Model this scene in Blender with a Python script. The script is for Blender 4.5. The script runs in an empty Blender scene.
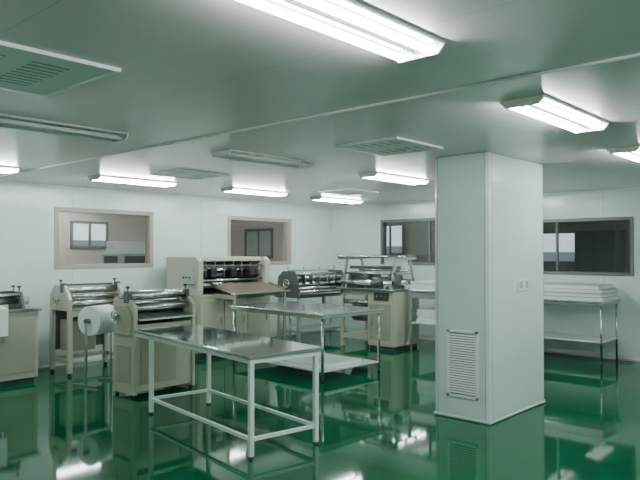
import bpy, bmesh, math, random
from mathutils import Vector, Matrix
random.seed(4)
S = bpy.context.scene
COL = S.collection

# ------------------------------------------------------------------ materials
def mat(name, col, rough=0.5, metal=0.0, coat=0.0, noise=0.06, nscale=6.0, bump=0.0, bscale=40.0, emit=None, estr=0.0, spec=0.5):
    m = bpy.data.materials.new(name); m.use_nodes = True
    nt = m.node_tree; b = nt.nodes['Principled BSDF']
    tc = nt.nodes.new('ShaderNodeTexCoord')
    nz = nt.nodes.new('ShaderNodeTexNoise'); nz.inputs['Scale'].default_value = nscale
    nt.links.new(tc.outputs['Object'], nz.inputs['Vector'])
    mx = nt.nodes.new('ShaderNodeMix'); mx.data_type = 'RGBA'
    mx.inputs[6].default_value = (*[max(0, c*(1-noise)) for c in col], 1)
    mx.inputs[7].default_value = (*[min(1, c*(1+noise)) for c in col], 1)
    nt.links.new(nz.outputs['Fac'], mx.inputs[0])
    nt.links.new(mx.outputs[2], b.inputs['Base Color'])
    b.inputs['Roughness'].default_value = rough
    b.inputs['Metallic'].default_value = metal
    b.inputs['Coat Weight'].default_value = coat
    b.inputs['Coat Roughness'].default_value = 0.05
    b.inputs['Specular IOR Level'].default_value = spec
    if bump > 0:
        n2 = nt.nodes.new('ShaderNodeTexNoise'); n2.inputs['Scale'].default_value = bscale
        nt.links.new(tc.outputs['Object'], n2.inputs['Vector'])
        bp = nt.nodes.new('ShaderNodeBump'); bp.inputs['Strength'].default_value = bump
        bp.inputs['Distance'].default_value = 0.01
        nt.links.new(n2.outputs['Fac'], bp.inputs['Height'])
        nt.links.new(bp.outputs['Normal'], b.inputs['Normal'])
    if emit:
        b.inputs['Emission Color'].default_value = (*emit, 1)
        b.inputs['Emission Strength'].default_value = estr
    return m

def panel_mat(name, col, rough, axis, pitch, width=0.008, dark=0.7, coat=0.0, bump=0.0, spec=0.5):
    """painted steel panels with thin joints every pitch metres"""
    m = mat(name, col, rough, coat=coat, noise=0.03, nscale=0.8, bump=bump, bscale=1.3, spec=spec)
    nt = m.node_tree; b = nt.nodes['Principled BSDF']
    base = b.inputs['Base Color'].links[0].from_socket
    tc = nt.nodes.new('ShaderNodeTexCoord'); sp = nt.nodes.new('ShaderNodeSeparateXYZ')
    nt.links.new(tc.outputs['Object'], sp.inputs[0])
    d = nt.nodes.new('ShaderNodeMath'); d.operation = 'DIVIDE'; d.inputs[1].default_value = pitch
    nt.links.new(sp.outputs[axis], d.inputs[0])
    f = nt.nodes.new('ShaderNodeMath'); f.operation = 'FRACT'; nt.links.new(d.outputs[0], f.inputs[0])
    l = nt.nodes.new('ShaderNodeMath'); l.operation = 'LESS_THAN'; l.inputs[1].default_value = width/pitch
    nt.links.new(f.outputs[0], l.inputs[0])
    mx = nt.nodes.new('ShaderNodeMix'); mx.data_type = 'RGBA'
    nt.links.new(l.outputs[0], mx.inputs[0]); nt.links.new(base, mx.inputs[6])
    mx.inputs[7].default_value = (*[c*dark for c in col], 1)
    nt.links.new(mx.outputs[2], b.inputs['Base Color'])
    return m

M = {}
M['wall_n'] = panel_mat('wall_panel_n', (0.72, 0.83, 0.785), 0.22, 'X', 1.18)
M['wall_e'] = panel_mat('wall_panel_e', (0.72, 0.83, 0.785), 0.22, 'Y', 1.18)
M['ceil'] = panel_mat('ceiling_panel', (0.80, 0.71, 0.73), 0.24, 'X', 1.18, dark=0.82, coat=0.0, bump=0.02, spec=0.45)
M['floor'] = mat('green_epoxy', (0.001, 0.092, 0.040), 0.05, coat=0.0, noise=0.06, nscale=1.5, bump=0.006, bscale=1.2, spec=0.2)
M['white'] = mat('white_paint', (0.78, 0.84, 0.81), 0.35)
M['colm'] = mat('column_panel', (0.72, 0.825, 0.78), 0.22, coat=0.25, noise=0.02)
M['trim'] = mat('aluminium_trim', (0.55, 0.60, 0.57), 0.35, metal=0.5)
M['beige'] = mat('beige_enamel', (0.38, 0.375, 0.30), 0.4)
M['beige2'] = mat('cream_enamel', (0.50, 0.49, 0.41), 0.4)
M['steel'] = mat('stainless', (0.66, 0.70, 0.67), 0.2, metal=1.0, noise=0.08, nscale=12)
M['steeltop'] = mat('stainless_top', (0.74, 0.80, 0.77), 0.13, metal=0.8, noise=0.05, nscale=3)
M['shelf'] = mat('pale_metal_shelf', (0.78, 0.84, 0.81), 0.25, metal=0.3, noise=0.05, nscale=3)
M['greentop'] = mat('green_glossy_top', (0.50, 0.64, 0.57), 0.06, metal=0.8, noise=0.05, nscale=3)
M['chrome'] = mat('chrome_roller', (0.70, 0.73, 0.71), 0.25, metal=1.0)
M['black'] = mat('black_paint', (0.018, 0.02, 0.02), 0.35)
M['dark'] = mat('dark_grey', (0.05, 0.055, 0.055), 0.45)
M['gunmetal'] = mat('gunmetal', (0.12, 0.13, 0.13), 0.35, metal=0.3)
M['tray'] = mat('brown_feed_tray', (0.15, 0.12, 0.09), 0.35)
M['grey'] = mat('grey_paint', (0.28, 0.31, 0.30), 0.45)
M['lgrey'] = mat('light_grey', (0.42, 0.46, 0.44), 0.45)
M['paper'] = mat('white_paper', (0.90, 0.94, 0.93), 0.8)
M['frame'] = mat('window_frame', (0.42, 0.37, 0.34), 0.4)
M['framed'] = mat('window_frame_dark', (0.16, 0.18, 0.18), 0.4)
M['red'] = mat('red_plastic', (0.45, 0.03, 0.02), 0.4)
M['green'] = mat('green_button', (0.02, 0.3, 0.08), 0.4)
M['fix'] = mat('lamp_housing', (0.94, 0.87, 0.88), 0.35)
M['cap'] = mat('lamp_end_cap', (0.88, 0.83, 0.84), 0.4)
M['vent'] = mat('vent_panel', (1.0, 0.92, 0.935), 0.45)
M['plate'] = mat('white_plate', (0.88, 0.92, 0.90), 0.4)
M['reflector'] = mat('lamp_reflector', (0.75, 0.74, 0.74), 0.25, metal=0.8)
M['tube'] = mat('lit_tube', (0.9, 0.95, 0.92), 0.3, emit=(0.89, 1.0, 0.955), estr=72)
M['tubeoff'] = mat('unlit_tube', (0.95, 0.92, 0.92), 0.3)
M['rubber'] = mat('rubber', (0.03, 0.03, 0.03), 0.7)
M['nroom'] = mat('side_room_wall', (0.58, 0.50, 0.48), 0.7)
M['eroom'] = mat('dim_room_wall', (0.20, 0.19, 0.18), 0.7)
M['day'] = mat('daylight_pane', (0.5, 0.6, 0.6), 0.3, emit=(0.78, 0.92, 0.95), estr=1.2)
M['land'] = mat('skyline', (0.1, 0.12, 0.14), 0.7, emit=(0.35, 0.45, 0.5), estr=0.5)

def glass_mat():
    m = bpy.data.materials.new('window_glass'); m.use_nodes = True
    nt = m.node_tree; nt.nodes.clear()
    o = nt.nodes.new('ShaderNodeOutputMaterial'); mx = nt.nodes.new('ShaderNodeMixShader')
    t = nt.nodes.new('ShaderNodeBsdfTransparent'); g = nt.nodes.new('ShaderNodeBsdfGlossy')
    t.inputs[0].default_value = (0.90, 0.90, 0.89, 1); g.inputs['Roughness'].default_value = 0.02
    f = nt.nodes.new('ShaderNodeLayerWeight'); f.inputs[0].default_value = 0.5
    p = nt.nodes.new('ShaderNodeMath'); p.operation = 'POWER'; p.inputs[1].default_value = 4.0
    a = nt.nodes.new('ShaderNodeMath'); a.operation = 'MULTIPLY_ADD'; a.inputs[1].default_value = 0.7; a.inputs[2].default_value = 0.05
    nt.links.new(f.outputs['Facing'], p.inputs[0]); nt.links.new(p.outputs[0], a.inputs[0])
    nt.links.new(a.outputs[0], mx.inputs[0]); nt.links.new(t.outputs[0], mx.inputs[1]); nt.links.new(g.outputs[0], mx.inputs[2])
    nt.links.new(mx.outputs[0], o.inputs[0]); return m
M['glass'] = glass_mat()

# ------------------------------------------------------------------ mesh helpers
def add_box(bm, x0, x1, y0, y1, z0, z1):
    vs = [bm.verts.new(p) for p in ((x0,y0,z0),(x1,y0,z0),(x1,y1,z0),(x0,y1,z0),(x0,y0,z1),(x1,y0,z1),(x1,y1,z1),(x0,y1,z1))]
    for f in ((0,3,2,1),(4,5,6,7),(0,1,5,4),(1,2,6,5),(2,3,7,6),(3,0,4,7)):
        bm.faces.new([vs[i] for i in f])

def add_cyl(bm, p0, p1, r, seg=18, r2=None):
    p0 = Vector(p0); p1 = Vector(p1); d = p1-p0; L = d.length
    q = Vector((0,0,1)).rotation_difference(d.normalized()).to_matrix().to_4x4()
    mt = Matrix.Translation((p0+p1)/2) @ q
    res = bmesh.ops.create_cone(bm, cap_ends=True, segments=seg, radius1=r, radius2=r if r2 is None else r2, depth=L, matrix=mt)
    fs = set(f for v in res['verts'] for f in v.link_faces)
    for f in fs:
        if len(f.verts) == 4: f.smooth = True

def add_ring(bm, c, axis, R, r, seg=28, sec=8):
    c = Vector(c); q = Vector((0,0,1)).rotation_difference(Vector(axis).normalized())
    rows = []
    for i in range(seg):
        a = 2*math.pi*i/seg; row = []
        for j in range(sec):
            b = 2*math.pi*j/sec
            row.append(bm.verts.new(c + q @ Vector(((R+r*math.cos(b))*math.cos(a), (R+r*math.cos(b))*math.sin(a), r*math.sin(b)))))
        rows.append(row)
    for i in range(seg):
        for j in range(sec):
            f = bm.faces.new([rows[i][j], rows[(i+1)%seg][j], rows[(i+1)%seg][(j+1)%sec], rows[i][(j+1)%sec]]); f.smooth = True

def add_prism(bm, pts, axis, a, b):
    def mk(p, t):
        return {'x': (t, p[0], p[1]), 'y': (p[0], t, p[1]), 'z': (p[0], p[1], t)}[axis]
    A = [bm.verts.new(mk(p, a)) for p in pts]; B = [bm.verts.new(mk(p, b)) for p in pts]
    bm.faces.new(A); bm.faces.new(list(reversed(B)))
    n = len(pts)
    for i in range(n): bm.faces.new([A[i], B[i], B[(i+1)%n], A[(i+1)%n]])
    bmesh.ops.recalc_face_normals(bm, faces=bm.faces)

def mesh_obj(name, prims, material, bevel=0.0, parent=None, loc=None):
    bm = bmesh.new()
    for p in prims:
        k = p[0]
        if k == 'b': add_box(bm, *p[1:])
        elif k == 'c': add_cyl(bm, *p[1:])
        elif k == 'r': add_ring(bm, *p[1:])
        elif k == 'p': add_prism(bm, *p[1:])
    me = bpy.data.meshes.new(name); bm.to_mesh(me); bm.free()
    me.materials.append(material)
    o = bpy.data.objects.new(name, me); COL.objects.link(o)
    if bevel > 0:
        md = o.modifiers.new('bevel', 'BEVEL'); md.width = bevel; md.segments = 2; md.limit_method = 'ANGLE'; md.angle_limit = math.radians(50)
    if parent: o.parent = parent
    if loc: o.location = loc
    return o

def thing(name, loc, label, category, rot=0.0, group=None):
    e = bpy.data.objects.new(name, None); e.empty_display_size = 0.2; COL.objects.link(e)
    e.location = loc; e.rotation_euler = (0, 0, math.radians(rot))
    e['label'] = label; e['category'] = category
    if group: e['group'] = group
    return e

def struct(o): o['kind'] = 'structure'; return o

def copy_tree(root, loc):
    c = root.copy(); COL.objects.link(c); c.location = loc
    def rec(src, dst):
        for ch in src.children:
            k = ch.copy(); k.parent = dst; COL.objects.link(k); rec(ch, k)
    rec(root, c); return c

# ------------------------------------------------------------------ room shell
X0, X1, Y0, Y1, H = -2.5, 10.53, -2.5, 9.22, 2.62
T = 0.12
def wall_open(name, axis, pos, a0, a1, z0, z1, holes, material):
    aa = sorted({a0, a1, *[h[0] for h in holes], *[h[1] for h in holes]})
    zz = sorted({z0, z1, *[h[2] for h in holes], *[h[3] for h in holes]})
    pr = []
    for i in range(len(aa)-1):
        for j in range(len(zz)-1):
            ca = (aa[i]+aa[i+1])/2; cz = (zz[j]+zz[j+1])/2
            if any(h[0] < ca < h[1] and h[2] < cz < h[3] for h in holes): continue
            if axis == 'x': pr.append(('b', aa[i], aa[i+1], pos, pos+T, zz[j], zz[j+1]))
            else: pr.append(('b', pos, pos+T, aa[i], aa[i+1], zz[j], zz[j+1]))
    return struct(mesh_obj(name, pr, material))

NW = [(4.46, 6.09, 1.42, 2.29), (7.71, 9.32, 1.42, 2.29)]
EW = [(5.75, 7.85, 1.42, 2.27), (3.12, 5.35, 1.30, 2.17)]
wall_open('wall_north', 'x', Y1, X0-T, X1+T, 0, H, NW, M['wall_n'])
wall_open('wall_east', 'y', X1, Y0-T, Y1, 0, H, EW, M['wall_e'])
wall_open('wall_south', 'x', Y0-T, X0-T, X1+T, 0, H, [], M['wall_n'])
wall_open('wall_west', 'y', X0-T, Y0, Y1, 0, H, [], M['wall_e'])
struct(mesh_obj('floor', [('b', X0-T, 14.2, Y0-T, 13.2, -0.1, 0)], M['floor']))
struct(mesh_obj('ceiling', [('b', X0-T, 14.2, Y0-T, 13.2, H, H+0.1)], M['ceil']))
struct(mesh_obj('wall_outer_north', [('b', 2.0, 14.2, 13.0, 13.12, 0, H)], M['nroom']))
struct(mesh_obj('wall_outer_west', [('b', 2.0, 2.12, Y1+T, 13.0, 0, H)], M['nroom']))
struct(mesh_obj('wall_partition', [('b', X1, X1+T, Y1+T, 13.0, 0, H)], M['nroom']))
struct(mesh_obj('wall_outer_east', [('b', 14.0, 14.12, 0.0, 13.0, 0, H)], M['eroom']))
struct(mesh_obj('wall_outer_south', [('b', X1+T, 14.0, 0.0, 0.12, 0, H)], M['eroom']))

wn = 0
def window(axis, pos, a0, a1, z0, z1, fm, mull=(), w=0.045):
    global wn; wn += 1
    def bx(al, ah, zl, zh, d0=-0.012, d1=T+0.012):
        return ('b', al, ah, pos+d0, pos+d1, zl, zh) if axis == 'x' else ('b', pos+d0, pos+d1, al, ah, zl, zh)
    pr = [bx(a0-0.02, a0+w, z0-0.02, z1+0.02), bx(a1-w, a1+0.02, z0-0.02, z1+0.02), bx(a0+w, a1-w, z0-0.02, z0+w), bx(a0+w, a1-w, z1-w, z1+0.02)]
    for m_ in mull: pr.append(bx(m_-0.015, m_+0.015, z0+w, z1-w, 0.03, 0.08))
    f = struct(mesh_obj('window_%d' % wn, pr, fm))
    mesh_obj('glass', [bx(a0+w-0.005, a1-w+0.005, z0+w-0.005, z1-w+0.005, 0.055, 0.058)], M['glass'], parent=f)
    return f
for h in NW: window('x', Y1, *h, M['frame'])
window('y', X1, *EW[0], M['framed'], mull=(6.75,), w=.03)
window('y', X1, *EW[1], M['framed'], mull=(4.3,), w=.03)
def day_window(axis, pos, a0, a1, z0, z1, n=2, land=0.0):
    global wn; wn += 1
    def bx(al, ah, zl, zh, d0, d1):
        return ('b', al, ah, pos+d0, pos+d1, zl, zh) if axis == 'x' else ('b', pos+d0, pos+d1, al, ah, zl, zh)
    pr = [bx(a0-.05,a0,z0-.05,z1+.05,-.05,0), bx(a1,a1+.05,z0-.05,z1+.05,-.05,0), bx(a0,a1,z0-.05,z0,-.05,0), bx(a0,a1,z1,z1+.05,-.05,0)]
    for i in range(1, n):
        c = a0+(a1-a0)*i/n; pr.append(bx(c-.025,c+.025,z0,z1,-.05,0))
    f = struct(mesh_obj('window_%d' % wn, pr, M['framed']))
    mesh_obj('glass', [bx(a0,a1,z0,z1,-.02,-.01)], M['day'], parent=f)
    if land: mesh_obj('skyline', [bx(a0,a1,z0,z0+land,-.024,-.02)], M['land'], parent=f)
day_window('x', 13.0, 6.65, 7.4, 1.78, 2.25, 2, .12)
day_window('y', 14.0, 9.75, 10.5, 1.62, 2.33, 2, .18)
day_window('y', 14.0, 5.2, 6.6, 1.45, 2.05, 3, .2)
wn += 1
f = struct(mesh_obj('window_%d' % wn, [('b', X1-.03, X1, 10.98, 11.04, 1.5, 2.2), ('b', X1-.03, X1, 11.9, 11.96, 1.5, 2.2), ('b', X1-.03, X1, 11.04, 11.9, 1.5, 1.56), ('b', X1-.03, X1, 11.04, 11.9, 2.14, 2.2), ('b', X1-.03, X1, 11.45, 11.49, 1.56, 2.14)], M['framed']))
mesh_obj('glass', [('b', X1-.012, X1-.006, 11.04, 11.9, 1.56, 2.14)], M['lgrey'], parent=f)

struct(mesh_obj('baseboard_north', [('p', [(Y1, 0), (Y1-.05, 0), (Y1-.015, .02), (Y1, .07)], 'x', X0, X1)], M['trim']))
struct(mesh_obj('baseboard_east', [('p', [(X1, 0), (X1-.05, 0), (X1-.015, .02), (X1, .07)], 'y', Y0, Y1-.05)], M['trim']))
struct(mesh_obj('trim_1', [('p', [(Y1, H), (Y1-.05, H), (Y1-.015, H-.015), (Y1, H-.05)], 'x', X0, X1)], M['white']))
struct(mesh_obj('trim_2', [('p', [(X1, H), (X1-.05, H), (X1-.015, H-.015), (X1, H-.05)], 'y', Y0, Y1-.05)], M['white']))
struct(mesh_obj('trim_3', [('c', (X1-.01, Y1-.01, .07), (X1-.01, Y1-.01, H-.05), .03, 12)], M['white']))
struct(mesh_obj('trim_4', [('b', 3.39, 3.41, Y0, Y1-.06, H-.014, H)], M['vent']))

# ------------------------------------------------------------------ ceiling lamps
def lamp(loc, lit, label):
    e = thing('fluorescent_lamp', loc, label, 'ceiling lamp', group='fluorescent ceiling lamps')
    L = 0.58
    mesh_obj('housing', [('p', [(-.145, 0), (.145, 0), (.15, -.012), (.145, -.014), (.13, -.005), (-.13, -.005), (-.145, -.014), (-.15, -.012)], 'x', -L, L)], M['fix'], parent=e)
    mesh_obj('reflector', [('p', [(-.128, -.0055), (.128, -.0055), (.125, -.008), (.035, -.010), (0, -.036), (-.035, -.010), (-.125, -.008)], 'x', -L+.01, L-.01)], M['reflector'], parent=e)
    for s in (-1, 1):
        mesh_obj('end_cap', [('p', [(-.145, -.001), (.145, -.001), (.14, -.02), (.11, -.052), (-.11, -.052), (-.14, -.02)], 'x', s*L-.008, s*L+.008)], M['cap'], parent=e)
    for s in (-1, 1):
        mesh_obj('tube', [('c', (-L+.02, s*.082, -.038), (L-.02, s*.082, -.038), .017, 14)], M['tube'] if lit else M['tubeoff'], parent=e)
    return e
LITL = 'lit twin tube white fluorescent fixture on the ceiling'
OFF = 'unlit twin tube fluorescent fixture on the ceiling'
lit = lamp((2.02, 1.72, H), True, LITL)
for p in ((4.47, 1.8), (6.92, 1.95), (6.9, 4.92), (9.15, 4.92), (2.65, 7.7), (4.8, 7.68), (6.95, 7.65), (9.05, 7.75), (-0.5, 1.75), (-0.5, 4.9), (2.0, -1.2), (4.5, -1.2), (7.0, -1.2)):
    copy_tree(lit, (p[0], p[1], H))
off = lamp((2.3, 4.85, H), False, OFF)
copy_tree(off, (4.57, 4.88, H))
for p in ((4.0, 10.7), (6.2, 12.1), (8.6, 10.5)):  # fixtures added only to brighten the north room behind the windows
    fill_lamp = copy_tree(lit, (p[0], p[1], H)); fill_lamp['label'] = 'added fluorescent fixture brightening the room behind the glass'
for p in ((12.4, 2.2), (12.4, 8.5)):  # extra fixtures put in so the dark east room gets some light
    fill_lamp = copy_tree(lit, (p[0], p[1], H)); fill_lamp['label'] = 'added fluorescent fixture lifting the dim room behind glass'

# ceiling air diffusers
def diffuser(x0, x1, y0, y1, label, nslot=5, fr=(.3, .8)):
    cx, cy = (x0+x1)/2, (y0+y1)/2
    e = thing('air_diffuser', (cx, cy, H), label, 'air vent', group='ceiling air vents')
    a, b = (x1-x0)/2, (y1-y0)/2
    mesh_obj('panel', [('b', -a, a, -b, b, -.012, 0)], M['vent'], .004, parent=e)
    for sgn in (-1, 1):
        for i in range(nslot):
            y = -b*.6 + 1.2*b*i/(nslot-1)
            lo, hi = (a*fr[0], a*fr[1]) if sgn > 0 else (-a*fr[1], -a*fr[0])
            mesh_obj('slot', [('b', lo, hi, y-.005, y+.005, -.014, -.0115)], M['grey'], parent=e)
    mesh_obj('border', [('b', -a-.02, a+.02, -b-.02, -b, -.020, 0), ('b', -a-.02, a+.02, b, b+.02, -.020, 0), ('b', -a-.02, -a, -b, b, -.020, 0), ('b', a, a+.02, -b, b, -.020, 0)], M['vent'], parent=e)
D = 'square white air supply panel with slotted grille in ceiling'
diffuser(0.95, 1.82, 3.1, 3.92, D, 9, (.15, .6))
diffuser(4.5, 5.2, 3.2, 3.85, D)
diffuser(4.55, 5.25, 6.3, 6.9, D)
diffuser(7.7, 8.4, 6.35, 6.95, D)

# ------------------------------------------------------------------ column
cx0, cx1, cy0, cy1 = 5.71, 6.98, 2.975, 3.60
c = thing('column', ((cx0+cx1)/2, (cy0+cy1)/2, 0), 'square white panel-clad column with rounded corners and vent', 'column')
hx, hy = (cx1-cx0)/2, (cy1-cy0)/2
mesh_obj('shaft', [('b', -hx, hx, -hy, hy, 0, H)], M['colm'], .04, parent=c)
mesh_obj('base_trim', [('b', -hx-.006, hx+.006, -hy-.006, hy+.006, 0, .04)], M['colm'], .03, parent=c)
for yy in (-hy+.05, hy-.05):
    mesh_obj('joint_strip', [('b', -hx-.002, -hx, yy-.004, yy+.004, .04, H)], M['lgrey'], parent=c)
for xx in (-hx+.05, hx-.05):
    mesh_obj('joint_strip', [('b', xx-.004, xx+.004, -hy-.002, -hy, .04, H)], M['lgrey'], parent=c)
vg0, vg1 = 3.10-(cy0+cy1)/2, 3.44-(cy0+cy1)/2
v = mesh_obj('vent_grille', [('b', -hx-.014, -hx, vg0, vg0+.025, .22, .88), ('b', -hx-.014, -hx, vg1-.025, vg1, .22, .88), ('b', -hx-.014, -hx, vg0, vg1, .22, .245), ('b', -hx-.014, -hx, vg0, vg1, .855, .88)] +
     [('p', [(-hx-.012, .26+i*.0245), (-hx-.001, .272+i*.0245), (-hx-.001, .276+i*.0245), (-hx-.013, .264+i*.0245)], 'y', vg0+.02, vg1-.02) for i in range(24)], M['plate'], parent=c)
v['label'] = 'rectangular louvred return air grille'
mesh_obj('vent_back', [('b', -hx-.0015, -hx+.001, vg0+.02, vg1-.02, .24, .86)], M['grey'], parent=c)
for k in (0, 1):
    sx = 6.36+.135*k-(cx0+cx1)/2
    so = mesh_obj('light_switch', [('b', sx-.062, sx+.062, -hy-.012, -hy, 1.25, 1.375)], M['plate'], .004, parent=c)
    mesh_obj('rocker', [('b', sx-.035, sx+.035, -hy-.016, -hy-.011, 1.275, 1.35)], M['lgrey'], .002, parent=so)

# ------------------------------------------------------------------ tables
def bench(loc, rot, LX, LY, Z, label, topmat, legmat, leg=0.04, shelf=None, rnd=False, rails=True, over=0.0):
    e = thing('work_table', loc, label, 'table', rot)
    mesh_obj('table_top', [('b', 0, LX, 0, LY+over, Z-.03, Z)], topmat, .005, parent=e)
    TY = LY+over
    mesh_obj('edge_frame', [('b', .02, LX-.02, .02, .055, Z-.07, Z-.03), ('b', .02, LX-.02, TY-.055, TY-.02, Z-.07, Z-.03), ('b', .02, .055, .055, TY-.055, Z-.07, Z-.03), ('b', LX-.055, LX-.02, .055, TY-.055, Z-.07, Z-.03)], legmat, .003, parent=e)
    i = .03
    for (x, y) in ((i, i), (LX-i-leg, i), (i, LY-i-leg), (LX-i-leg, LY-i-leg)):
        if rnd: pr = [('c', (x+leg/2, y+leg/2, .05), (x+leg/2, y+leg/2, Z-.05), leg/2, 14)]
        else: pr = [('b', x, x+leg, y, y+leg, .02, Z-.05)]
        l = mesh_obj('leg', pr, legmat, 0 if rnd else .004, parent=e)
        mesh_obj('foot', [('c', (x+leg/2, y+leg/2, 0), (x+leg/2, y+leg/2, .05 if rnd else .02), .022, 12, .014)], M['rubber'], parent=l)
    if rails:
        zz = .14
        for pr in ([('b', i+leg, LX-i-leg, i+.005, i+.035, zz, zz+.03)], [('b', i+leg, LX-i-leg, LY-i-.035, LY-i-.005, zz, zz+.03)],
                   [('b', i+.005, i+.035, i+leg, LY-i-leg, zz, zz+.03)], [('b', LX-i-.035, LX-i-.005, i+leg, LY-i-leg, zz, zz+.03)]):
            mesh_obj('stretcher', pr, legmat, .003, parent=e)
    if shelf:
        mesh_obj('lower_shelf', [('b', i+.01, LX-i-.01, i+.01, LY-i-.01, shelf, shelf+.02)], M['shelf'], .003, parent=e)
    return e
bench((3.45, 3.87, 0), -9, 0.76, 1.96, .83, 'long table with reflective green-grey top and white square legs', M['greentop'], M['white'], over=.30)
bench((6.1, 5.47, 0), -3, 1.2, 1.92, .87, 'stainless steel work table with round legs and lower shelf', M['steeltop'], M['steel'], .038, shelf=.12, rnd=True, rails=False)

def stack(name, loc, sx, sy, sz, n, label, rot=0, group=None, category='paper stack'):
    pr = []; z = 0
    for i in range(n):
        h = sz/n; j = random.uniform(-.012, .012); k = random.uniform(-.012, .012)
        pr.append(('b', j, sx+j, k, sy+k, z, z+h*.93)); z += h
    o = mesh_obj(name, pr, M['paper'], loc=loc); o.rotation_euler = (0, 0, math.radians(rot))
    o['label'] = label; o['category'] = category
    if group: o['group'] = group
    return o
stack('paper_stack', (6.28, 5.56, .141), .75, .80, .05, 3, 'loose white sheets on the table shelf', 2)
stack('paper_stack', (6.38, 6.48, .141), .78, .74, .06, 3, 'slightly turned white sheets on the table shelf', -8)

def wheel(parent, x, y, z, R, m_='chrome', out=-1):
    mesh_obj('hand_wheel', [('r', (x, y, z), (1, 0, 0), R, .009), ('c', (x, y, z), (x-out*.05, y, z), .015), ('c', (x, y-R, z), (x, y+R, z), .006, 8), ('c', (x, y, z-R), (x, y, z+R), .006, 8)], M[m_], parent=parent)
def knob(parent, x, y, z, m_='dark', h=.05):
    mesh_obj('knob', [('c', (x, y, z), (x, y, z+h), .008, 10), ('c', (x, y, z+h), (x, y, z+h+.025), .022, 14)], M[m_], parent=parent)
# ------------------------------------------------------------------ front small roller machine (closed cabinet)
W, Dp = .84, .46
e = thing('roller_machine', (4.06, 6.48, 0), 'cream enamel boxy roller machine with chrome rollers', 'machine')
side = [(0, .03), (Dp, .03), (Dp, 1.10), (.10, 1.10), (.0, 1.02)]
for x in (0, W-.04):
    mesh_obj('side_panel', [('p', side, 'x', x, x+.04)], M['beige2'], .004, parent=e)
    mesh_obj('bearing_block', [('b', x-.004, x+.044, .12, .24, 1.06, 1.20)], M['gunmetal'], .01, parent=e)
mesh_obj('gear_cover', [('p', [(.06, .70), (.40, .70), (.40, .98), (.34, 1.04), (.12, 1.04), (.06, .98)], 'x', -.035, -.001)], M['beige'], .008, parent=e)
mesh_obj('side_hatch', [('b', -.008, 0, .08, .38, .16, .58)], M['beige'], .003, parent=e)
mesh_obj('front_panel', [('b', .04, W-.04, .03, .05, .06, .82)], M['beige2'], .004, parent=e)
mesh_obj('front_door', [('b', .10, W-.26, .018, .03, .14, .72)], M['beige'], .004, parent=e)
mesh_obj('back_panel', [('b', .04, W-.04, Dp-.05, Dp-.03, .06, 1.06)], M['dark'], .004, parent=e)
mesh_obj('feed_tray', [('p', [(-.04, .87), (-.04, .89), (.2, .95), (.2, .93)], 'x', .05, W-.05)], M['steel'], parent=e)
for (y, z, r, m_) in ((.10, 1.01, .035, 'chrome'), (.30, 1.05, .045, 'chrome'), (.18, 1.145, .055, 'chrome'), (.20, .99, .035, 'gunmetal'), (.37, 1.14, .02, 'chrome')):
    mesh_obj('roller', [('c', (.04, y, z), (W-.04, y, z), r, 24)], M[m_], parent=e)
mesh_obj('top_bar', [('b', .04, W-.04, .39, .43, 1.08, 1.11)], M['gunmetal'], .004, parent=e)
for x in (.02, W-.02): knob(e, x, .18, 1.20, h=.03)
wheel(e, -.085, .30, .92, .055)
cp = mesh_obj('control_box', [('b', W-.2, W-.07, .0, .03, .62, .78)], M['grey'], .004, parent=e)
mesh_obj('button', [('c', (W-.165, -.012, .70), (W-.165, 0, .70), .015, 12)], M['red'], parent=cp)
mesh_obj('button', [('c', (W-.105, -.012, .70), (W-.105, 0, .70), .015, 12)], M['green'], parent=cp)
for x in (.025, W-.025):
    for y in (.06, Dp-.06):
        mesh_obj('foot', [('c', (x, y, 0), (x, y, .03), .022, 12)], M['rubber'], parent=e)

# open-frame roller machine beside back wall
W, Dp = .86, .55
e = thing('roller_machine', (4.18, 8.25, 0), 'roller machine on open steel leg frame beside back wall', 'machine')
for x in (0, W-.06):
    for y in (0, Dp-.06):
        mesh_obj('leg', [('b', x, x+.06, y, y+.06, .04, .86)], M['beige2'], .004, parent=e)
        mesh_obj('foot', [('c', (x+.03, y+.03, 0), (x+.03, y+.03, .04), .025, 12)], M['rubber'], parent=e)
    mesh_obj('side_rail', [('b', x+.01, x+.05, .06, Dp-.06, .16, .21)], M['beige2'], .004, parent=e)
    mesh_obj('side_plate', [('p', [(0, .86), (Dp, .86), (Dp, 1.06), (.42, 1.20), (.14, 1.20), (0, 1.02)], 'x', x, x+.05)], M['beige2'], .008, parent=e)
    mesh_obj('bearing_block', [('b', x-.004, x+.054, .15, .25, 1.10, 1.23)], M['gunmetal'], .008, parent=e)
mesh_obj('cross_rail', [('b', .06, W-.06, .01, .05, .78, .86)], M['beige2'], .004, parent=e)
mesh_obj('cross_rail', [('b', .06, W-.06, Dp-.05, Dp-.01, .16, .21)], M['beige2'], .004, parent=e)
mesh_obj('bed', [('b', .05, W-.05, .0, Dp, .86, .90)], M['steel'], .004, parent=e)
mesh_obj('motor_box', [('b', .12, .5, .2, Dp-.06, .30, .72)], M['beige'], .01, parent=e)
mesh_obj('rear_panel', [('b', .06, W-.06, Dp-.03, Dp-.01, .30, 1.05)], M['gunmetal'], .004, parent=e)
for (y, z, r, m_) in ((.10, .96, .03, 'chrome'), (.28, 1.00, .045, 'chrome'), (.20, 1.13, .045, 'chrome'), (.40, 1.10, .03, 'gunmetal'), (.12, 1.05, .02, 'chrome')):
    mesh_obj('roller', [('c', (.05, y, z), (W-.05, y, z), r, 24)], M[m_], parent=e)
mesh_obj('top_bar', [('b', .05, W-.05, .30, .35, 1.18, 1.21)], M['gunmetal'], .004, parent=e)
for x in (.025, W-.03): knob(e, x, .28, 1.2)
wheel(e, -.05, .28, 1.0, .06)

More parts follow.
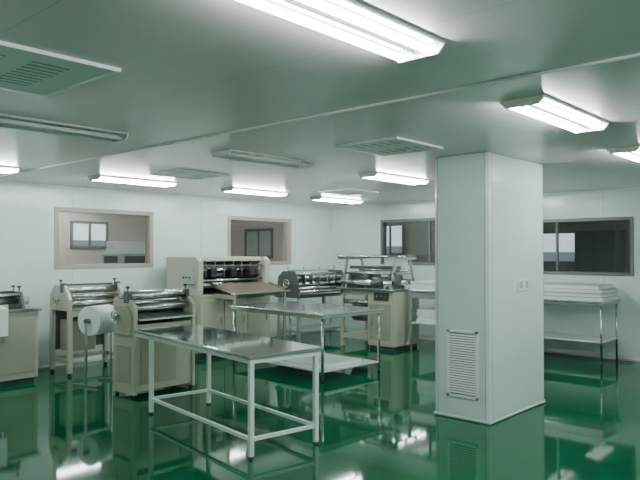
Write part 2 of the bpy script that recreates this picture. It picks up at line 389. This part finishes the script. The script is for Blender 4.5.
e = thing('paper_roll', (4.06, 7.50, 0), 'thick roll of white paper on a small steel stand', 'paper roll', 18)
mesh_obj('roll', [('c', (0, .0, .80), (.34, .0, .80), .18, 32)], M['paper'], parent=e)
mesh_obj('core', [('c', (-.06, 0, .80), (.40, 0, .80), .03, 16)], M['gunmetal'], parent=e)
for x in (-.06, .375):
    mesh_obj('stand_leg', [('b', x, x+.025, -.015, .015, .02, .81), ('b', x, x+.025, -.2, .2, 0, .03)], M['steel'], .003, parent=e)

# ------------------------------------------------------------------ machine by the left end of back wall
e = thing('slitting_machine', (2.7, 8.25, 0), 'cream machine cabinet with rollers, knobs and white sheet', 'machine')
mesh_obj('body', [('b', 0, 1.08, .0, .75, .06, .90)], M['beige2'], .012, parent=e)
mesh_obj('plinth', [('b', .04, 1.04, .04, .71, 0, .06)], M['dark'], parent=e)
mesh_obj('worktop', [('b', -.02, 1.11, -.03, .77, .90, .94)], M['steel'], .006, parent=e)
d = mesh_obj('door', [('b', .58, 1.03, -.012, 0, .14, .82)], M['beige'], .006, parent=e)
mesh_obj('handle', [('b', .62, .64, -.035, -.012, .54, .66)], M['chrome'], .003, parent=d)
for x in (.1, .92):
    mesh_obj('bracket', [('p', [(.12, .94), (.55, .94), (.50, 1.14), (.2, 1.14)], 'x', x, x+.04)], M['gunmetal'], .004, parent=e)
    knob(e, x+.02, .26, 1.14); knob(e, x+.02, .44, 1.14)
for (y, z, r, m_) in ((.38, 1.09, .06, 'black'), (.26, 1.02, .04, 'chrome'), (.48, 1.01, .035, 'chrome'), (.20, 1.10, .025, 'chrome')):
    mesh_obj('roller', [('c', (.14, y, z), (.92, y, z), r, 24)], M[m_], parent=e)
mesh_obj('motor', [('c', (.97, .35, 1.02), (1.09, .35, 1.02), .06, 20)], M['beige'], parent=e)
mesh_obj('draped_sheet', [('p', [(-.034, .62), (-.05, .62), (-.045, .955), (.22, .98), (.22, .97), (-.033, .942)], 'x', .24, .68)], M['paper'], parent=e)

# ------------------------------------------------------------------ large pleating machine
e = thing('pleating_machine', (6.2, 8.08, 0), 'large beige pleating machine with rollers and brown feed table', 'machine')
W = 1.52
mesh_obj('base_cabinet', [('b', 0, W, .05, .95, .08, .98)], M['beige'], .012, parent=e)
mesh_obj('plinth', [('b', .04, W-.04, .09, .9, 0, .08)], M['dark'], parent=e)
for x in (0, W-.10):
    mesh_obj('side_tower', [('p', [(.05, .98), (.9, .98), (.9, 1.57), (.12, 1.57), (.05, 1.50)], 'x', x, x+.10)], M['beige2'], .01, parent=e)
mesh_obj('upper_housing', [('b', .10, W-.10, .16, .9, 1.50, 1.57)], M['beige2'], .008, parent=e)
mesh_obj('back_plate', [('b', .10, W-.10, .55, .59, .98, 1.50)], M['black'], parent=e)
for (y, z, r, m_) in ((.26, 1.12, .045, 'chrome'), (.30, 1.26, .05, 'black'), (.38, 1.38, .025, 'chrome'), (.45, 1.18, .06, 'gunmetal'), (.14, 1.20, .018, 'chrome'), (.20, 1.36, .015, 'chrome'), (.45, 1.45, .03, 'gunmetal')):
    mesh_obj('roller', [('c', (.10, y, z), (W-.10, y, z), r, 22)], M[m_], parent=e)
mesh_obj('knife_bar', [('b', .10, W-.10, .10, .13, 1.41, 1.44)], M['gunmetal'], .004, parent=e)
for i in range(7):
    mesh_obj('adjuster', [('c', (.2+i*.185, .115, 1.24), (.2+i*.185, .115, 1.48), .010, 10), ('c', (.2+i*.185, .115, 1.48), (.2+i*.185, .115, 1.51), .02, 12)], M['gunmetal'], parent=e)
for i in range(3):
    mesh_obj('cylinder_block', [('b', .28+i*.41, .40+i*.41, .08, .2, 1.26, 1.39)], M['black'], .008, parent=e)
mesh_obj('feed_table', [('p', [(-.36, .99), (-.36, 1.02), (.14, 1.14), (.14, 1.11)], 'x', .3, W-.04)], M['tray'], .004, parent=e)
for x in (.28, W-.06):
    mesh_obj('feed_guide', [('p', [(-.36, 1.02), (-.36, 1.05), (.14, 1.17), (.14, 1.14)], 'x', x, x+.02)], M['steel'], parent=e)
mesh_obj('out_table', [('b', .3, W-.02, -.46, -.36, .99, 1.02)], M['steel'], .005, parent=e)
for x in (.34, W-.12):
    mesh_obj('table_leg', [('b', x, x+.04, -.42, -.38, 0, .99)], M['beige'], .004, parent=e)
    mesh_obj('table_side_rail', [('b', x-.03, x, -.46, .05, .92, .99)], M['beige'], .004, parent=e)
for x0 in (.03, .52, 1.01):
    d = mesh_obj('cabinet_door', [('b', x0, x0+.47, .035, .05, .18, .9)], M['beige2'], .006, parent=e)
    mesh_obj('handle', [('b', x0+.39, x0+.41, .01, .035, .5, .62)], M['chrome'], .003, parent=d)
cp = mesh_obj('control_panel', [('b', -.05, 0, .12, .42, 1.15, 1.40)], M['lgrey'], .008, parent=e)
for i in range(3):
    mesh_obj('button', [('c', (-.065, .19+i*.08, 1.25), (-.05, .19+i*.08, 1.25), .016, 12)], M[('red', 'green', 'black')[i]], parent=cp)
wheel(e, W+.05, .30, 1.27, .08, 'gunmetal', 1)

# ------------------------------------------------------------------ roller press
e = thing('roller_press', (8.38, 8.05, 0), 'dark grey press with fine chrome rollers and hand wheels', 'machine')
W = 1.32
for (x, y) in ((.02, .05), (W-.08, .05), (.02, .54), (W-.08, .54)):
    mesh_obj('leg', [('b', x, x+.06, y, y+.06, 0, .82)], M['lgrey'], .004, parent=e)
mesh_obj('lower_shelf', [('b', .02, W-.02, .05, .6, .2, .24)], M['lgrey'], .004, parent=e)
mesh_obj('bed', [('b', 0, W, 0, .65, .82, .88)], M['gunmetal'], .008, parent=e)
for x in (.0, W-.03):
    mesh_obj('side_plate', [('p', [(.05, .88), (.6, .88), (.56, 1.20), (.44, 1.30), (.14, 1.30), (.05, 1.14)], 'x', x, x+.03)], M['gunmetal'], .004, parent=e)
for (y, z, r, m_) in ((.04, .93, .025, 'chrome'), (.10, .99, .03, 'chrome'), (.33, 1.02, .045, 'gunmetal'), (.12, 1.07, .025, 'chrome'), (.20, 1.12, .035, 'gunmetal'), (.14, 1.18, .025, 'chrome'), (.32, 1.19, .03, 'chrome'), (.18, 1.25, .018, 'chrome'), (.42, 1.24, .025, 'gunmetal')):
    mesh_obj('roller', [('c', (.03, y, z), (W-.03, y, z), r, 20)], M[m_], parent=e)
mesh_obj('guide_rail', [('b', -.02, W+.02, -.03, .0, .88, .91)], M['steel'], .003, parent=e)
mesh_obj('guide_rail', [('b', .03, W-.03, .30, .34, 1.29, 1.32)], M['steel'], .003, parent=e)
mesh_obj('rear_cover', [('b', .03, W-.03, .52, .55, .88, 1.22)], M['gunmetal'], .003, parent=e)
for i in range(6):
    mesh_obj('web_guide', [('b', .15+i*.2, .162+i*.2, .02, .32, 1.06, 1.24)], M['steel'], .002, parent=e)
wheel(e, -.05, .3, 1.08, .07); wheel(e, W+.05, .3, 1.08, .07, 'chrome', 1)
for x in (.02, W*.33, W*.66, W-.02): knob(e, x, .32, 1.30, 'steel')

# ------------------------------------------------------------------ beige machine with upper roller frame
e = thing('winding_machine', (8.85, 6.35, 0), 'beige machine with flat roller frame over open lower body', 'machine')
WX, WY = .76, 1.16
mesh_obj('cabinet', [('b', 0, WX, 0, .55, .06, 1.0)], M['beige2'], .012, parent=e)
mesh_obj('plinth', [('b', .03, WX-.03, .03, .52, 0, .06)], M['dark'], parent=e)
for x in (0, WX-.06):
    mesh_obj('leg', [('b', x, x+.06, WY-.06, WY, 0, 1.0)], M['beige2'], .004, parent=e)
mesh_obj('top_beam', [('b', 0, WX, .55, WY, .90, 1.0)], M['beige2'], .006, parent=e)
mesh_obj('low_beam', [('b', 0, WX, .55, WY-.06, .14, .22)], M['beige2'], .006, parent=e)
mesh_obj('inner_drum', [('c', (WX/2, .56, .58), (WX/2, WY-.06, .58), .17, 26)], M['gunmetal'], parent=e)
mesh_obj('inner_roller', [('c', (.06, .56, .78), (.06, WY-.02, .78), .04, 18)], M['chrome'], parent=e)
d = mesh_obj('door', [('b', -.012, 0, .05, .50, .16, .78)], M['beige'], .006, parent=e)
mesh_obj('handle', [('b', -.035, -.012, .42, .44, .42, .54)], M['chrome'], parent=d)
cp = mesh_obj('control_panel', [('b', -.02, 0, .10, .40, .83, .96)], M['dark'], .004, parent=e)
for i in range(3):
    mesh_obj('button', [('c', (-.03, .17+i*.08, .90), (-.02, .17+i*.08, .90), .016, 12)], M[('red', 'green', 'chrome')[i]], parent=cp)
mesh_obj('top_plate', [('b', -.10, WX+.02, -.03, WY+.02, 1.0, 1.03)], M['steel'], .006, parent=e)
for y in (.04, WY-.06):
    mesh_obj('side_frame', [('p', [(-.02, 1.03), (.04, 1.03), (.16, 1.52), (.11, 1.52)], 'y', y, y+.025), ('p', [(.52, 1.52), (.57, 1.52), (.72, 1.03), (.67, 1.03)], 'y', y, y+.025), ('b', -.12, .74, y, y+.025, 1.52, 1.56), ('b', .04, .66, y, y+.025, 1.27, 1.295)], M['grey'], .002, parent=e)
for (x, z, r, m_) in ((-.10, 1.57, .025, 'chrome'), (.16, 1.57, .03, 'gunmetal'), (.42, 1.57, .025, 'chrome'), (.72, 1.57, .025, 'gunmetal'), (.02, 1.12, .05, 'chrome'), (.22, 1.16, .06, 'gunmetal'), (.42, 1.12, .05, 'chrome'), (.62, 1.14, .05, 'gunmetal'), (.24, 1.38, .03, 'gunmetal'), (.10, 1.28, .02, 'chrome'), (.5, 1.33, .025, 'chrome')):
    mesh_obj('roller', [('c', (x, .04, z), (x, WY-.04, z), r, 20)], M[m_], parent=e)
for y in (.16, .62, WY-.14):
    mesh_obj('side_bracket', [('p', [(.04, 1.03), (.56, 1.03), (.46, 1.30), (.12, 1.30)], 'y', y, y+.04)], M['gunmetal'], .004, parent=e)
mesh_obj('motor', [('c', (-.05, .2, 1.10), (-.05, .42, 1.10), .06, 20)], M['dark'], parent=e)
mesh_obj('paper_web', [('p', [(.55, 1.54), (.556, 1.54), (.60, 1.14), (.594, 1.14)], 'y', .1, .6)], M['paper'], parent=e)

# side bench with sheets
e = thing('side_bench', (9.1, 5.0, 0), 'open steel bench with lower shelf, carrying white sheets', 'bench')
mesh_obj('top', [('b', 0, 1.0, 0, 1.25, .98, 1.02)], M['steel'], .005, parent=e)
for x in (.02, .94):
    for y in (.02, 1.19):
        mesh_obj('leg', [('b', x, x+.04, y, y+.04, 0, .98)], M['steel'], .003, parent=e)
mesh_obj('shelf', [('b', .03, .97, .03, 1.22, .45, .48)], M['shelf'], .003, parent=e)
mesh_obj('apron', [('b', .02, .05, .06, 1.19, .88, .98)], M['grey'], .003, parent=e)
stack('paper_stack', (9.12, 5.05, 1.021), .85, 1.15, .14, 5, 'stack of white filter sheets on the side bench')
stack('paper_stack', (9.18, 5.12, .481), .7, 1.0, .22, 4, 'stack of white sheets on the bench shelf')

# ------------------------------------------------------------------ long table at east wall with white panels
bench((9.72, 3.28, 0), 0, .76, 1.62, .93, 'stainless steel table against the wall carrying white panels', M['steel'], M['steel'], .034, shelf=.32, rnd=True, rails=False)
G = 'white filter panels on the wall table'
zz = .931
for (x, y, sx_, sy_) in ((9.73, 3.29, .72, 1.58), (9.74, 3.32, .70, 1.54), (9.73, 3.30, .72, 1.56), (9.75, 3.35, .68, 1.5)):
    o = mesh_obj('filter_panel', [('b', 0, sx_, 0, sy_, 0, .045)], M['paper'], .0015, loc=(x, y, zz)); zz += .057
    mesh_obj('spacer', [('b', .02, sx_-.02, .02, sy_-.02, .045, .0565)], M['lgrey'], parent=o)
    o['label'] = 'long flat white filter panel stacked on the steel table'; o['category'] = 'filter panel'; o['group'] = G

# ------------------------------------------------------------------ things in neighbouring rooms
e = thing('storage_cabinet', (13.3, 4.25, 0), 'tall dark metal cabinet behind the glass', 'cabinet')
mesh_obj('body', [('b', 0, .6, 0, .8, .06, 2.08)], M['dark'], .01, parent=e)
mesh_obj('plinth', [('b', .03, .6, .03, .77, 0, .06)], M['black'], parent=e)
for y in (.02, .41):
    d = mesh_obj('door', [('b', -.015, 0, y, y+.37, .1, 2.04)], M['dark'], .005, parent=e)
    mesh_obj('handle', [('b', -.04, -.015, y+(.33 if y < .1 else .02), y+(.35 if y < .1 else .04), 1.0, 1.15)], M['chrome'], parent=d)
e = thing('office_machine', (5.95, 9.95, 0), 'cream floor-standing machine behind the glass', 'machine')
mesh_obj('body', [('b', 0, .85, 0, .6, .05, 1.62)], M['lgrey'], .02, parent=e)
mesh_obj('dark_opening', [('b', .08, .77, -.006, 0, 1.46, 1.58)], M['dark'], parent=e)
mesh_obj('side_opening', [('b', -.006, 0, .08, .52, 1.46, 1.58)], M['dark'], parent=e)
mesh_obj('feeder', [('p', [(.1, 1.62), (.55, 1.62), (.55, 1.84), (.3, 1.84)], 'x', .05, .8)], M['plate'], .01, parent=e)
mesh_obj('base', [('b', .05, .8, .05, .55, 0, .05)], M['dark'], parent=e)
e = thing('storage_cabinet', (4.9, 12.3, 0), 'grey metal cabinet in the room behind the glass', 'cabinet')
mesh_obj('body', [('b', 0, 1.0, 0, .5, .05, 1.75)], M['lgrey'], .01, parent=e)
mesh_obj('plinth', [('b', .03, .97, .03, .5, 0, .05)], M['dark'], parent=e)
for x in (.02, .51):
    mesh_obj('door', [('b', x, x+.47, -.015, 0, .1, 1.7)], M['lgrey'], .005, parent=e)

# ------------------------------------------------------------------ world & camera
w = bpy.data.worlds.new('world'); S.world = w; w.use_nodes = True
w.node_tree.nodes['Background'].inputs[0].default_value = (0.5, 0.6, 0.6, 1)
w.node_tree.nodes['Background'].inputs[1].default_value = 0.2
cam = bpy.data.cameras.new('camera'); co = bpy.data.objects.new('camera', cam); COL.objects.link(co)
cam.sensor_width = 36; cam.lens = 652/640*36; cam.clip_start = .05
co.location = (0, 0, 1.65)
co.rotation_euler = (math.radians(90+1.05), 0, math.radians(42.1-90))
S.camera = co
